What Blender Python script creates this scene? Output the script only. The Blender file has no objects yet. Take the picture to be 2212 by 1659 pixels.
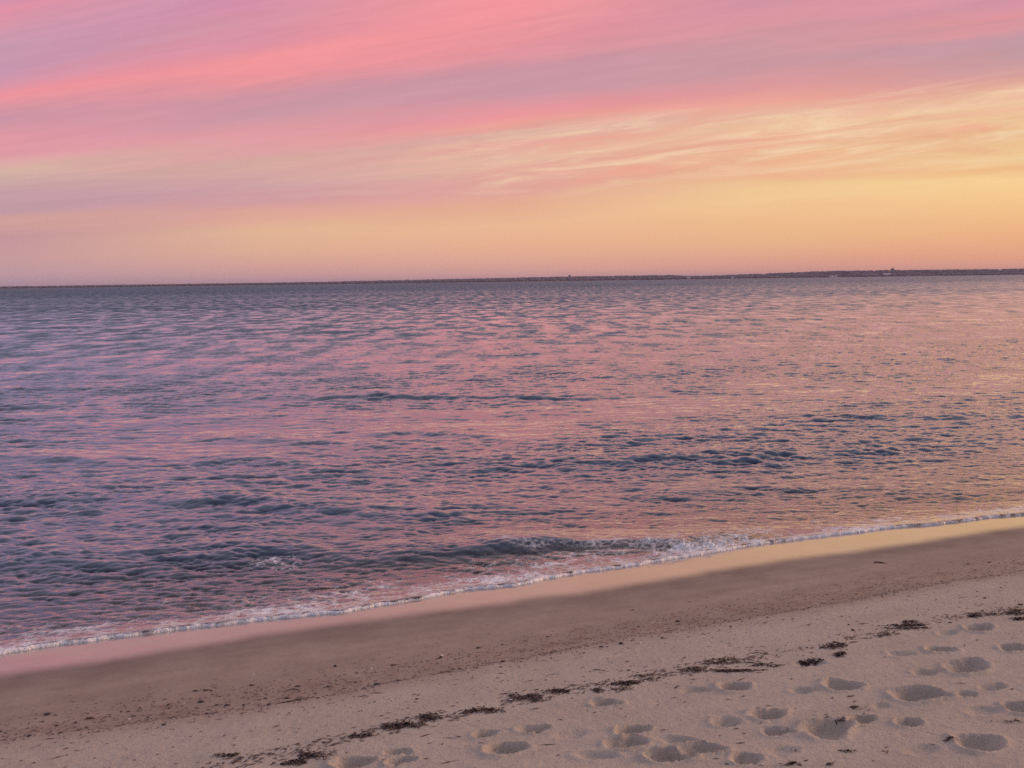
import bpy, bmesh, math, random
import numpy as np
from mathutils import Vector, Matrix, noise as mnoise

random.seed(7)
rng = np.random.default_rng(11)
scene = bpy.context.scene
COL = scene.collection

# ------------------------------------------------------------------ camera (metres; image measured on a 2212 x 1659 frame)
H, FPX, PITCH, ROLL = 2.9, 2080.0, math.radians(6.1), math.radians(0.78)
rv = np.array([1., 0, 0]); fv = np.array([0, math.cos(PITCH), -math.sin(PITCH)]); uv = np.array([0, math.sin(PITCH), math.cos(PITCH)])
RV = math.cos(ROLL) * rv - math.sin(ROLL) * uv
UV = math.cos(ROLL) * uv + math.sin(ROLL) * rv


def ray(x, y):
    d = fv + RV * ((x - 1106) / FPX) + UV * ((829.5 - y) / FPX)
    return d / np.linalg.norm(d)


# shore frame: s runs along the beach, q runs out to sea
TH = math.radians(22.2)
TX, TY = math.cos(TH), math.sin(TH)


def to_sq(x, y):
    return x * TX + y * TY, -x * TY + y * TX


def to_xy(s, q):
    return s * TX - q * TY, s * TY + q * TX


def hit(x, y, z=0.0):
    d = ray(x, y)
    t = (z - H) / d[2]
    return d[0] * t, d[1] * t


cam_d = bpy.data.cameras.new('camera')
cam = bpy.data.objects.new('camera', cam_d)
COL.objects.link(cam)
cam_d.sensor_width = 36
cam_d.lens = 36 * FPX / 2212
cam_d.clip_start = 0.1
cam_d.clip_end = 80000
m = Matrix(((RV[0], UV[0], -fv[0], 0), (RV[1], UV[1], -fv[1], 0), (RV[2], UV[2], -fv[2], H), (0, 0, 0, 1)))
cam.matrix_world = m
scene.camera = cam

# ------------------------------------------------------------------ helpers


def sm(a, b, x):
    t = np.clip((x - a) / (b - a), 0, 1)
    return t * t * (3 - 2 * t)


def lin(c):
    return tuple((v / 255 / 12.92) if v / 255 <= .04045 else ((v / 255 + .055) / 1.055) ** 2.4 for v in c)


def tag(o, label=None, cat=None, group=None, kind=None):
    if label: o['label'] = label
    if cat: o['category'] = cat
    if group: o['group'] = group
    if kind: o['kind'] = kind
    return o


def link(name, mesh, mat=None, parent=None):
    o = bpy.data.objects.new(name, mesh)
    COL.objects.link(o)
    if mat and not mesh.materials:
        mesh.materials.append(mat)
    if parent:
        o.parent = parent
    return o


def grid_mesh(name, V, nr, nc):
    """V: (nr*nc, 3) vertices of a grid, rows first."""
    me = bpy.data.meshes.new(name)
    i = np.arange(nr * nc).reshape(nr, nc)
    F = np.stack([i[:-1, :-1], i[:-1, 1:], i[1:, 1:], i[1:, :-1]], -1).reshape(-1, 4)
    me.vertices.add(len(V)); me.vertices.foreach_set('co', V.astype(np.float32).ravel())
    me.loops.add(F.size); me.loops.foreach_set('vertex_index', F.astype(np.int32).ravel())
    me.polygons.add(len(F))
    me.polygons.foreach_set('loop_start', np.arange(0, F.size, 4, dtype=np.int32))
    me.polygons.foreach_set('use_smooth', np.ones(len(F), bool))
    me.update(calc_edges=True)
    return me


def vattr(me, name, a):
    at = me.attributes.new(name, 'FLOAT', 'POINT')
    at.data.foreach_set('value', np.ascontiguousarray(a, dtype=np.float32).ravel())


def fnoise(N, beta, seed, lo=0, hi=1e9):
    """tileable fractal noise, unit rms; frequencies in cycles per tile"""
    r = np.random.default_rng(seed)
    k = np.fft.fftfreq(N) * N
    K = np.hypot(k[:, None], k[None, :]); K[0, 0] = 1
    A = K ** (-beta) * ((K >= lo) & (K <= hi))
    A[0, 0] = 0
    f = np.fft.ifft2(A * (r.normal(size=(N, N)) + 1j * r.normal(size=(N, N)))).real
    return f / f.std()


def samp(T, L, x, y):
    N = T.shape[0]
    fx = (x / L * N) % N; fy = (y / L * N) % N
    ix = np.floor(fx).astype(int) % N; iy = np.floor(fy).astype(int) % N
    tx = fx - np.floor(fx); ty = fy - np.floor(fy)
    jx = (ix + 1) % N; jy = (iy + 1) % N
    return (T[ix, iy] * (1 - tx) * (1 - ty) + T[jx, iy] * tx * (1 - ty) + T[ix, jy] * (1 - tx) * ty + T[jx, jy] * tx * ty)


def ocean(N, L, lmin, lmax, lp, rms, spread, iso, seed, ang=0.0):
    """a tile of wind sea travelling towards -q; returns height and the two choppy shifts"""
    r = np.random.default_rng(seed)
    k = np.fft.fftfreq(N) * N * 2 * math.pi / L
    KX, KY = np.meshgrid(k, k, indexing='ij')
    K = np.hypot(KX, KY); K[0, 0] = 1e-6
    lam = 2 * math.pi / K
    kp = 2 * math.pi / lp
    c, s_ = math.cos(ang), math.sin(ang)
    cosd = (KY * c + KX * s_) / K
    D = np.abs(cosd) ** spread + iso
    S = K ** -4 * np.exp(-1.0 * (kp / K) ** 2) * D * (lam >= lmin) * (lam <= lmax)
    S[0, 0] = 0
    hk = np.sqrt(S) * (r.normal(size=(N, N)) + 1j * r.normal(size=(N, N)))
    h = np.fft.ifft2(hk).real
    g = rms / h.std()
    dx = np.fft.ifft2(-1j * KX / K * hk).real * g
    dy = np.fft.ifft2(-1j * KY / K * hk).real * g
    return h * g, dx, dy


class NT:
    """small node-tree helper"""
    def __init__(self, tree):
        self.t = tree; tree.nodes.clear()

    def n(self, typ, **kw):
        nd = self.t.nodes.new(typ)
        ins = kw.pop('ins', {})
        for k, v in kw.items():
            setattr(nd, k, v)
        for k, v in ins.items():
            self.put(nd, k, v)
        return nd

    def put(self, nd, k, v):
        if isinstance(v, bpy.types.NodeSocket):
            self.t.links.new(v, nd.inputs[k])
        elif isinstance(v, bpy.types.Node):
            self.t.links.new(v.outputs[0], nd.inputs[k])
        else:
            nd.inputs[k].default_value = v

    def math(self, op, a, b=0.0, c=0.0, clamp=False):
        nd = self.n('ShaderNodeMath', operation=op, use_clamp=clamp)
        self.put(nd, 0, a); self.put(nd, 1, b)
        if op in ('MULTIPLY_ADD', 'SMOOTH_MAX', 'SMOOTH_MIN'): self.put(nd, 2, c)
        return nd.outputs[0]

    def vmath(self, op, a, b=None, scale=None):
        nd = self.n('ShaderNodeVectorMath', operation=op)
        self.put(nd, 0, a)
        if b is not None: self.put(nd, 1, b)
        if scale is not None: self.put(nd, 'Scale', scale)
        return nd.outputs['Value'] if op == 'DOT_PRODUCT' else nd.outputs[0]

    def rng(self, v, a, b, c=0.0, d=1.0, smooth=True):
        nd = self.n('ShaderNodeMapRange', interpolation_type='SMOOTHSTEP' if smooth else 'LINEAR')
        for i, x in enumerate((v, a, b, c, d)): self.put(nd, i, x)
        return nd.outputs[0]

    def mix(self, f, a, b, blend='MIX'):
        nd = self.n('ShaderNodeMix', data_type='RGBA', blend_type=blend)
        self.put(nd, 0, f); self.put(nd, 6, a); self.put(nd, 7, b)
        return nd.outputs[2]

    def attr(self, name):
        return self.n('ShaderNodeAttribute', attribute_name=name).outputs['Fac']

    def noise(self, vec, scale, detail=2.0, rough=.5, color=False, dist=0.0, dim='3D'):
        nd = self.n('ShaderNodeTexNoise', noise_dimensions=dim)
        self.put(nd, 'Vector', vec); self.put(nd, 'Scale', scale); self.put(nd, 'Detail', detail); self.put(nd, 'Roughness', rough); self.put(nd, 'Distortion', dist)
        return nd.outputs['Color' if color else 'Fac']


def new_mat(name):
    mt = bpy.data.materials.new(name); mt.use_nodes = True
    return mt, NT(mt.node_tree)


def c4(c): return (*c, 1.0)


# ------------------------------------------------------------------ sky: dusk cloud bands by direction
BAND = math.radians(28)
NXB, NYB = math.sin(BAND), math.cos(BAND)


def m_of(x, y):
    d = ray(x, y)
    return d[2] / max(d[0] * NXB + d[1] * NYB, .3)


MMAX = .62
HIGH = [(.44, (232, 158, 170)), (.52, (230, 160, 172)), (.62, (215, 160, 176))]
LEFT, GOLD = (158, 146, 184), (250, 186, 138)
COLS = [
    (20, [(613, (194, 158, 170)), (560, (206, 160, 160)), (512, (199, 153, 157)), (485, (214, 165, 156)), (460, (195, 155, 166)), (420, (199, 158, 166)), (388, (208, 172, 165)),
          (365, (217, 181, 165)), (340, (224, 156, 165)), (300, (226, 154, 165)), (258, (204, 150, 166)), (230, (218, 148, 160)), (200, (241, 150, 158)), (180, (230, 149, 162)),
          (150, (200, 150, 174)), (100, (200, 153, 174)), (60, (212, 152, 172)), (28, (230, 148, 166)), (0, (212, 146, 172))]),
    (560, [(604, (209, 160, 162)), (575, (220, 167, 154)), (540, (228, 178, 150)), (500, (231, 184, 150)), (470, (226, 170, 152)), (440, (212, 158, 163)), (400, (209, 163, 166)),
           (355, (217, 172, 161)), (330, (221, 161, 163)), (275, (224, 156, 163)), (240, (203, 152, 165)), (205, (208, 150, 162)), (175, (238, 150, 156)), (130, (244, 152, 156)),
           (95, (222, 146, 162)), (50, (216, 150, 167)), (0, (214, 144, 170))]),
    (1106, [(598, (222, 164, 155)), (570, (228, 170, 150)), (530, (238, 180, 147)), (480, (238, 188, 148)), (448, (231, 174, 147)), (420, (226, 165, 155)), (370, (228, 171, 156)),
            (342, (232, 186, 162)), (320, (231, 166, 156)), (292, (219, 172, 162)), (262, (237, 161, 151)), (236, (234, 150, 156)), (200, (204, 152, 164)), (150, (204, 150, 163)),
            (100, (230, 149, 158)), (50, (238, 151, 157)), (0, (246, 152, 156))]),
    (1650, [(588, (228, 162, 148)), (560, (231, 169, 142)), (520, (237, 184, 139)), (480, (242, 190, 142)), (435, (246, 203, 150)), (400, (243, 203, 149)), (372, (238, 180, 144)),
            (342, (240, 187, 150)), (314, (238, 174, 148)), (283, (236, 193, 158)), (250, (234, 188, 162)), (222, (238, 166, 152)), (182, (222, 154, 157)), (140, (204, 154, 161)),
            (100, (205, 153, 161)), (50, (218, 152, 161)), (0, (211, 149, 165))]),
    (2200, [(577, (236, 166, 138)), (555, (238, 168, 132)), (520, (241, 178, 132)), (470, (245, 193, 137)), (420, (250, 206, 146)), (380, (251, 212, 152)), (355, (239, 188, 134)),
            (330, (242, 205, 150)), (290, (238, 191, 145)), (260, (240, 201, 158)), (230, (240, 194, 160)), (190, (231, 175, 152)), (150, (214, 157, 156)), (110, (195, 155, 161)),
            (70, (200, 154, 165)), (38, (226, 150, 156)), (0, (213, 149, 166))]),
]
AZ = [-27.0, -14.2, 0.3, 14.5, 27.6]


def build_world():
    w = bpy.data.worlds.new('World'); scene.world = w; w.use_nodes = True
    g = NT(w.node_tree)
    geo = g.n('ShaderNodeTexCoord').outputs['Generated']
    sep = g.n('ShaderNodeSeparateXYZ', ins={0: geo})
    X, Y, Z = sep.outputs
    az = g.math('ARCTAN2', X, Y)                       # 0 = straight out over the sea, + = towards the glow
    dn = g.math('MAXIMUM', g.vmath('DOT_PRODUCT', geo, (NXB, NYB, 0)), .3)
    m0 = g.math('DIVIDE', Z, dn)
    # cloud streaks, long along the band direction
    v1 = g.n('ShaderNodeCombineXYZ', ins={0: g.math('MULTIPLY', az, 2.6), 1: g.math('MULTIPLY', m0, 24.0), 2: 3.1})
    n1 = g.noise(v1, 1.0, 4.0, .55)
    v2 = g.n('ShaderNodeCombineXYZ', ins={0: g.math('MULTIPLY', az, 8.0), 1: g.math('MULTIPLY', g.math('MULTIPLY_ADD', az, -.02, m0), 85.0), 2: 8.7})
    n2 = g.noise(v2, 1.0, 7.0, .68, dist=.5)
    wv = g.math('ADD', g.math('MULTIPLY', g.math('SUBTRACT', n1, .5), .040), g.math('MULTIPLY', g.math('SUBTRACT', n2, .5), .024))
    mw = g.math('MULTIPLY_ADD', wv, g.rng(m0, .0, .12), m0)
    pos = g.math('DIVIDE', mw, MMAX)

    def ramp(stops):
        nd = g.n('ShaderNodeValToRGB')
        e = nd.color_ramp.elements
        while len(e) > 1: e.remove(e[-1])
        for i, (p, c) in enumerate(sorted(stops)):
            if i == 0: el = e[0]; el.position = p
            else: el = e.new(p)
            el.color = c4(lin(c))
        g.put(nd, 0, pos)
        return nd.outputs[0]

    def sc(c, k): return tuple(255 * (v / 255) * k for v in c)
    ramps = []
    for x, st in COLS:
        stops = [(max(0, m_of(x, y)) / MMAX, c) for y, c in st] + [(a / MMAX, tuple(b[i] + ((LEFT if x < 1000 else GOLD)[i] - b[i]) * {20: .85, 560: .45, 1650: .6, 2200: 1.0, 1106: .25}[x] for i in range(3))) for a, b in HIGH if a > m_of(x, 0) + .04]
        ramps.append(ramp(stops))
    side = ramp([(0, (205, 160, 168)), (.15, (205, 158, 170)), (.35, (180, 150, 178)), (.6, (160, 145, 178)), (1, (135, 135, 170))])
    glow = ramp([(0, (255, 172, 110)), (.08, (255, 184, 112)), (.2, (255, 204, 128)), (.34, (255, 202, 142)), (.5, (252, 194, 138)), (.75, (240, 176, 146)), (1, (210, 162, 160))])
    back = ramp([(0, (98, 100, 136)), (.2, (132, 116, 146)), (.5, (124, 120, 152)), (1, (112, 118, 152))])
    chain = [(-130, back), (-65, side)] + list(zip(AZ, ramps)) + [(48, glow), (75, glow), (135, back)]
    col = chain[0][1]
    for (a0, _), (a1, c1) in zip(chain, chain[1:]):
        col = g.mix(g.rng(az, math.radians(a0), math.radians(a1), smooth=False), col, c1)
    # pale cirrus fibres in the band over the glow
    v3 = g.n('ShaderNodeCombineXYZ', ins={0: g.math('MULTIPLY', az, 6.0), 1: g.math('MULTIPLY', g.math('MULTIPLY_ADD', az, -.05, m0), 70.0), 2: 21.0})
    n3 = g.noise(v3, 1.0, 8.0, .66, dist=.9)
    win = g.math('MULTIPLY', g.rng(m0, .085, .125), g.rng(m0, .19, .15))
    win = g.math('MULTIPLY', win, g.rng(az, math.radians(-12), math.radians(8)))
    wis = g.math('MULTIPLY', win, g.rng(n3, .46, .70))
    col = g.mix(g.math('MULTIPLY', wis, .80), col, c4(lin((246, 219, 180))))
    pk = g.math('MULTIPLY', win, g.rng(n3, .48, .3))
    col = g.mix(g.math('MULTIPLY', pk, .5), col, c4(lin((240, 160, 140))))
    # soft fibre contrast everywhere in the cloud deck
    fib = g.math('MULTIPLY_ADD', g.math('SUBTRACT', n2, .5), g.math('MULTIPLY', g.rng(m0, .05, .13), .24), 1.0)
    col = g.vmath('SCALE', col, scale=fib)
    # high sky: dusk blue with dim mauve cloud
    sky = g.n('ShaderNodeTexSky', sky_type='NISHITA')
    sky.sun_disc = False; sky.sun_elevation = math.radians(5); sky.sun_rotation = math.radians(66)
    sky.air_density = 1.0; sky.dust_density = 1.5; sky.ozone_density = 2.0
    nis = g.vmath('SCALE', sky.outputs[0], scale=.10)
    nh = g.noise(geo, 2.3, 4.0, .55)
    high = g.mix(g.rng(nh, .35, .65), c4(lin(ZEN0)), c4(lin(ZEN1)))
    high = g.vmath('ADD', high, nis)
    # the glow round the set sun, outside the frame to the right
    sdir = g.vmath('DOT_PRODUCT', geo, (math.sin(math.radians(62)) * .985, math.cos(math.radians(62)) * .985, .17))
    col = g.vmath('SCALE', col, scale=g.math('MULTIPLY_ADD', g.rng(sdir, .86, 1.0), .7, 1.0))
    col = g.vmath('SCALE', col, scale=g.math('MULTIPLY_ADD', g.math('MULTIPLY', g.rng(Z, .27, .36), g.rng(Y, -.2, .6)), .38, 1.0))   # unseen sky above the frame, brightened to lift the sea's reflections
    col = g.mix(g.rng(Z, .36, .70), col, high)
    below = g.rng(Z, -.05, -.01)
    col = g.mix(below, c4(lin((110, 100, 110))), col)
    bg = g.n('ShaderNodeBackground', ins={0: col, 1: 1.0})
    g.n('ShaderNodeOutputWorld', ins={0: bg})


ZEN0, ZEN1 = (166, 164, 184), (196, 176, 184)
build_world()

# the last glow of the sun, just under the far shore to the right
sd = bpy.data.lights.new('sun', 'SUN'); sd.energy = 3.0; sd.angle = math.radians(32); sd.color = (1, .60, .36)
so = bpy.data.objects.new('sun', sd); COL.objects.link(so)
saz, sel = math.radians(80), math.radians(9)
dv = Vector((math.sin(saz) * math.cos(sel), math.cos(saz) * math.cos(sel), math.sin(sel)))
so.rotation_euler = dv.to_track_quat('Z', 'Y').to_euler(); so.location = dv * 50

# ------------------------------------------------------------------ the beach profile
EDGE_PX = [(-500, 1480), (-200, 1448), (0, 1418), (130, 1392), (300, 1368), (440, 1352), (600, 1338), (680, 1335), (740, 1328), (820, 1310), (900, 1297), (1010, 1276), (1106, 1268), (1180, 1248), (1260, 1234), (1340, 1226), (1500, 1201), (1650, 1176),
           (1760, 1160), (1900, 1146), (2050, 1130), (2140, 1119), (2212, 1117), (2500, 1080)]
GLOSS_PX = [(-500, 1540), (0, 1458), (280, 1415), (560, 1372), (830, 1340), (1106, 1306), (1380, 1260), (1650, 1216), (1930, 1180), (2212, 1144), (2600, 1095)]
SCARP_PX = [(-300, 1640), (0, 1603), (300, 1565), (520, 1540), (700, 1516), (960, 1460), (1250, 1408), (1600, 1350), (1900, 1290), (2212, 1236), (2600, 1165)]


def line_sq(px, z):
    P = np.array([to_sq(*hit(x, y, z)) for x, y in px])
    return P[:, 0], P[:, 1]


ES, EQ = line_sq(EDGE_PX, .03)
GS, GQ = line_sq(GLOSS_PX, .09)
CS, CQ = line_sq(SCARP_PX, .27)
wob = fnoise(1024, .9, 5)[:, 0]; wob /= wob.std()


wob2 = fnoise(1024, 1.7, 6)[:, 0]; wob2 /= wob2.std()


def wig2(s, L, a):
    return a * np.interp((s / L * 1024) % 1024, np.arange(1024), wob2)


def wig(s, L, a):
    return a * np.interp((s / L * 1024) % 1024, np.arange(1024), wob)


def edge_q(s): return np.interp(s, ES, EQ) + wig2(s, 9.0, .035) + wig2(s, 1.7, .009)
def gloss_q(s): return np.interp(s, GS, GQ) + wig2(s + 3, 7.0, .035)
def scarp_q(s): return np.interp(s, CS, CQ) + wig2(s + 5, 5.0, .035) + wig(s, 4.0, .008)


PQ = np.array([-3000, -60, 0., 2, 3, 4.2, 5.2, 6.0, 7.0, 7.8, 8.4, 9.2, 10.2, 12, 20, 60, 3000])
PZ = np.array([3.0, .9, .52, .48, .455, .42, .355, .275, .165, .085, .018, -.07, -.15, -.24, -.5, -2.5, -40])
qq = np.arange(-80, 100, .02)
zz = np.interp(qq, PQ, PZ)
kern = np.hanning(61); kern /= kern.sum()
zz = np.convolve(np.pad(zz, 30, mode='edge'), kern, mode='valid')


def prof(q):
    return np.where((q > -79) & (q < 99), np.interp(q, qq, zz), np.interp(q, PQ, PZ))


# footprints: image centre and size of the dark hollow (2212 frame), depth in metres
FP = [(1585, 1482, 84, 26, .04), (1500, 1488, 66, 20, .018), (1818, 1485, 96, 32, .045), (1745, 1498, 70, 20, .02), (2030, 1405, 76, 20, .035), (1948, 1411, 60, 16, .015),
      (2092, 1447, 112, 30, .05), (1998, 1457, 70, 20, .018), (2118, 1354, 74, 20, .035), (2050, 1362, 60, 14, .015), (1990, 1514, 128, 40, .055), (2085, 1510, 64, 18, .022),
      (2148, 1497, 70, 18, .02), (1662, 1552, 100, 28, .045), (1572, 1568, 72, 28, .025), (1676, 1595, 74, 28, .04), (1788, 1589, 132, 50, .045), (1868, 1572, 70, 24, .035),
      (1962, 1576, 66, 24, .035), (1372, 1586, 84, 28, .04), (1356, 1614, 104, 32, .045), (1310, 1514, 72, 20, .03), (1150, 1573, 66, 22, .035), (1052, 1584, 70, 22, .025),
      (1094, 1625, 116, 32, .045), (762, 1644, 96, 34, .04), (866, 1622, 64, 20, .028), (862, 1648, 78, 26, .035), (1512, 1630, 116, 28, .04), (1448, 1648, 116, 40, .05),
      (1290, 1640, 110, 26, .018), (2118, 1626, 118, 48, .045), (2192, 1405, 60, 18, .035), (2200, 1541, 66, 30, .035), (1462, 1608, 80, 20, .02), (1900, 1535, 60, 16, .012),
      (1752, 1429, 84, 18, .02), (1610, 1655, 80, 26, .03), (2130, 1552, 90, 24, .012), (1700, 1640, 90, 24, .012), (1230, 1590, 80, 22, .010), (1985, 1640, 90, 26, .012)]


def sand_base(s, q):
    z = prof(q)
    d = scarp_q(s) - q                                       # >0 on the dry side
    z = z + .016 * sm(-.05, .06, d) * sm(8, 3, d)             # small step left by the last tide
    return z


lump1 = fnoise(512, 1.5, 21); lump2 = fnoise(512, .9, 22); lump3 = fnoise(512, 2.2, 23); lump4 = fnoise(512, .25, 24, 20, 110)


def dry_of(s, q):
    return sm(-.10, .35, scarp_q(s) - q)


def sand_z(s, q):
    z = sand_base(s, q)
    dry = dry_of(s, q)
    x, y = to_xy(s, q)
    damp = sm(.0, .9, gloss_q(s) - q)
    z = z + dry * (.0012 * samp(lump1, 2.6, s, q) + .0008 * samp(lump2, .9, s, q) + .0010 * samp(lump4, 1.7, s, q)) + (1 - dry) * damp * .0008 * samp(lump2, 1.4, s, q)
    z = z + .010 * samp(lump3, 14.0, s, q) * sm(-.2, 1.5, gloss_q(s) - q)
    wx = x + .012 * samp(lump1, .55, s, q); wy = y + .012 * samp(lump1, .61, s + 3, q)
    dep = np.zeros_like(z)
    for (px, py, w, h, D) in FP:
        c = np.array(hit(px, py, .42)); a = np.array(hit(px + w / 2, py, .42)); b0 = np.array(hit(px, py - h / 2, .42)); b1 = np.array(hit(px, py + h / 2, .42))
        A = np.hypot(*(a - c)) * .95; B = np.hypot(*(b0 - b1)) / 2 * .80
        B = max(B, .036); D = D * (1.28 if D > .024 else 1.2)
        ang = math.radians(8 + 14 * math.sin(px * .7 + py))
        mask = (np.abs(x - c[0]) < 3 * A) & (np.abs(y - c[1]) < 3 * A)
        if not mask.any(): continue
        ux = wx[mask] - c[0]; uy = wy[mask] - c[1]
        e = (ux * math.cos(ang) + uy * math.sin(ang)) / A; f = (-ux * math.sin(ang) + uy * math.cos(ang)) / B
        f = f * (1 + .22 * e)
        r = np.sqrt(e * e + f * f)
        dd = -D * 1.15 * (1 - sm(.40, 1.03, r)) + .24 * D * np.exp(-((r - 1.12) / .14) ** 2) * (1 + .5 * np.sin(2.5 * np.arctan2(f, e) + px))
        cur = dep[mask]
        dep[mask] = np.where(dd < 0, np.minimum(cur, 0) * .35 + np.minimum(dd, cur * .8), cur + dd)
    return z + dep


def ext(a, b, n, step, lo, hi, grow=1.35):
    """uniform fine axis with growing steps beyond both ends"""
    c = list(np.linspace(a, b, n))
    st = step
    while c[-1] < hi: st *= grow; c.append(c[-1] + st)
    st = step
    while c[0] > lo: st *= grow; c.insert(0, c[0] - st)
    return np.array(c)


S_ax = ext(-2.6, 12.0, 940, .0155, -4000, 4000)
Q_ax = ext(2.6, 9.4, 500, .0136, -900, 45)
SS, QQ = np.meshgrid(S_ax, Q_ax, indexing='xy')
ZS = sand_z(SS.ravel(), QQ.ravel()).reshape(SS.shape)
XX, YY = to_xy(SS, QQ)
me = grid_mesh('sand', np.stack([XX, YY, ZS], -1).reshape(-1, 3), *SS.shape)
sf, qf = SS.ravel(), QQ.ravel()
vattr(me, 'gloss', sm(-.15, .19, qf - gloss_q(sf) + .035))
vattr(me, 'wet', sm(-.75, -.02, qf - gloss_q(sf)))
vattr(me, 'dry', dry_of(sf, qf))
vattr(me, 'drift', np.exp(-((qf - scarp_q(sf) - .22) / .22) ** 2))


def sand_at(x, y):
    s, q = to_sq(x, y)
    i = np.clip(np.searchsorted(S_ax, s) - 1, 0, len(S_ax) - 2); j = np.clip(np.searchsorted(Q_ax, q) - 1, 0, len(Q_ax) - 2)
    tx = (s - S_ax[i]) / (S_ax[i + 1] - S_ax[i]); ty = (q - Q_ax[j]) / (Q_ax[j + 1] - Q_ax[j])
    return float(ZS[j, i] * (1 - tx) * (1 - ty) + ZS[j, i + 1] * tx * (1 - ty) + ZS[j + 1, i] * (1 - tx) * ty + ZS[j + 1, i + 1] * tx * ty)


def place(px, py):
    """where the sight line through an image point meets the sand"""
    z = .35
    for _ in range(8):
        x, y = hit(px, py, z); z = .5 * z + .5 * sand_at(x, y)
    x, y = hit(px, py, z)
    return x, y, sand_at(x, y)


def sand_mat():
    mt, g = new_mat('beach_sand')
    pos = g.n('ShaderNodeNewGeometry').outputs['Position']
    gl, wet, dry, drift = g.attr('gloss'), g.attr('wet'), g.attr('dry'), g.attr('drift')
    big = g.noise(pos, 1.6, 4, .55)
    mid = g.noise(pos, 16, 4, .65)
    fine = g.noise(pos, 85, 4, .75)
    grain = g.noise(pos, 420, 2, .6)
    dryc, dampc, wetc = (.475, .410, .342), (.31, .236, .19), (.18, .136, .108)
    c = g.mix(wet, c4(dampc), c4(wetc))
    c = g.mix(dry, c, c4(dryc))
    c = g.mix(g.rng(big, .3, .7, 0, .28), c, c4((.36, .295, .24)))
    # iron-dark grains sorted by the swash, and rusty weed crumbs along the tide line
    rotn = g.n('ShaderNodeVectorRotate', rotation_type='Z_AXIS', ins={'Vector': pos, 'Angle': -TH})
    tide = g.noise(g.vmath('MULTIPLY', rotn, (.35, 5.0, 0)), 1.0, 5, .65)
    c = g.vmath('SCALE', c, scale=g.math('MULTIPLY_ADD', g.math('SUBTRACT', tide, .5), g.math('MULTIPLY_ADD', dry, -.15, .42), 1.0))
    blot = g.noise(pos, 3.2, 5, .6)
    c = g.vmath('SCALE', c, scale=g.math('MULTIPLY_ADD', g.math('SUBTRACT', blot, .5), .42, 1.0))
    fl = g.math('MULTIPLY', g.rng(fine, .53, .66), g.math('MULTIPLY_ADD', dry, .40, .12))
    c = g.mix(fl, c, c4((.17, .115, .095)))
    fl2 = g.math('MULTIPLY', g.rng(fine, .42, .30), g.math('MULTIPLY', dry, .5))
    c = g.mix(fl2, c, c4((.62, .50, .42)))
    st = g.noise(g.vmath('MULTIPLY', pos, (1, 1, 1)), 7, 5, .7)
    rust = g.math('MULTIPLY', drift, g.rng(st, .45, .68))
    c = g.mix(g.math('MULTIPLY', rust, .45), c, c4((.20, .105, .07)))
    gv = g.math('MULTIPLY_ADD', grain, .7, .65)
    gv = g.math('ADD', g.math('MULTIPLY', g.math('SUBTRACT', gv, 1.0), g.math('MULTIPLY_ADD', gl, -.8, 1.0)), 1.0)
    c = g.vmath('SCALE', c, scale=gv)
    bh = g.math('ADD', g.math('MULTIPLY', fine, .011), g.math('MULTIPLY', mid, .016))
    bmp = g.n('ShaderNodeBump', ins={'Height': bh, 'Distance': 1.0, 'Strength': g.math('MULTIPLY_ADD', dry, .62, g.math('MULTIPLY_ADD', gl, -.12, .13))})
    p = g.n('ShaderNodeBsdfPrincipled', ins={'Base Color': c, 'Roughness': g.math('MULTIPLY_ADD', wet, -.25, .95), 'Normal': bmp,
                                           'Specular IOR Level': g.math('MULTIPLY_ADD', wet, .2, .15)})
    rip = g.n('ShaderNodeBump', ins={'Height': g.math('ADD', g.noise(pos, 9, 2, .5), g.math('MULTIPLY', g.noise(pos, 240, 1, .5), .02)), 'Distance': .004, 'Strength': .6})
    film = g.n('ShaderNodeBsdfGlossy', ins={'Color': (1, 1, 1, 1), 'Roughness': .10, 'Normal': rip})
    fr = g.n('ShaderNodeFresnel', ins={'IOR': 2.9})
    mx = g.n('ShaderNodeMixShader', ins={0: g.math('MULTIPLY', g.math('MULTIPLY', fr, 1.25), gl, clamp=True), 1: p.outputs[0], 2: film.outputs[0]})
    g.n('ShaderNodeOutputMaterial', ins={0: mx})
    return mt


M_SAND = sand_mat()
tag(link('sand', me, M_SAND), kind='structure')

# ------------------------------------------------------------------ the sea
fh = 963.0
rows = list(np.linspace(0, .10, 21)) + [.108, .118, .13]
while rows[-1] < 110:
    q = rows[-1] + 8.45
    rows.append(rows[-1] + max(.012, .31 * q * q / (H * fh)))
while rows[-1] < 7500:
    rows.append(rows[-1] * 1.07)
rows = np.array(rows)
NC = 900
uu = np.linspace(-1, 1, NC)
e = 1 + .002 * (1.5 ** np.arange(1, 15) - 1) / .5 * 1.0
ucol = np.concatenate([-e[::-1], uu, e])
qp = rows[:, None] + 0 * ucol[None, :]
qn = rows[:, None] + 8.45
S = .56 * qn + ucol[None, :] * .86 * qn
S[:, :] = S
Q = edge_q(S) * np.exp(-qp / 6) + 8.45 * (1 - np.exp(-qp / 6)) + qp
dq = np.gradient(rows)[:, None] + 0 * S
hA, xA, yA = ocean(512, 47.0, 1.6, 9.0, 3.2, .013, 14, .01, 31)
hB, xB, yB = ocean(512, 13.7, .30, 1.8, .40, .0108, 6, .04, 32, 0)
hC, xC, yC = ocean(512, 5.3, .05, .30, .19, .0058, 5, .06, 33, 0)
gust = fnoise(256, 1.3, 41); gustS = fnoise(256, .8, 42, 1, 9)
shA = sm(.5, 5.0, qp); shB = .30 + .70 * sm(.5, 2.6, qp); shC = .85 + .15 * sm(.5, 2.0, qp)
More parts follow.
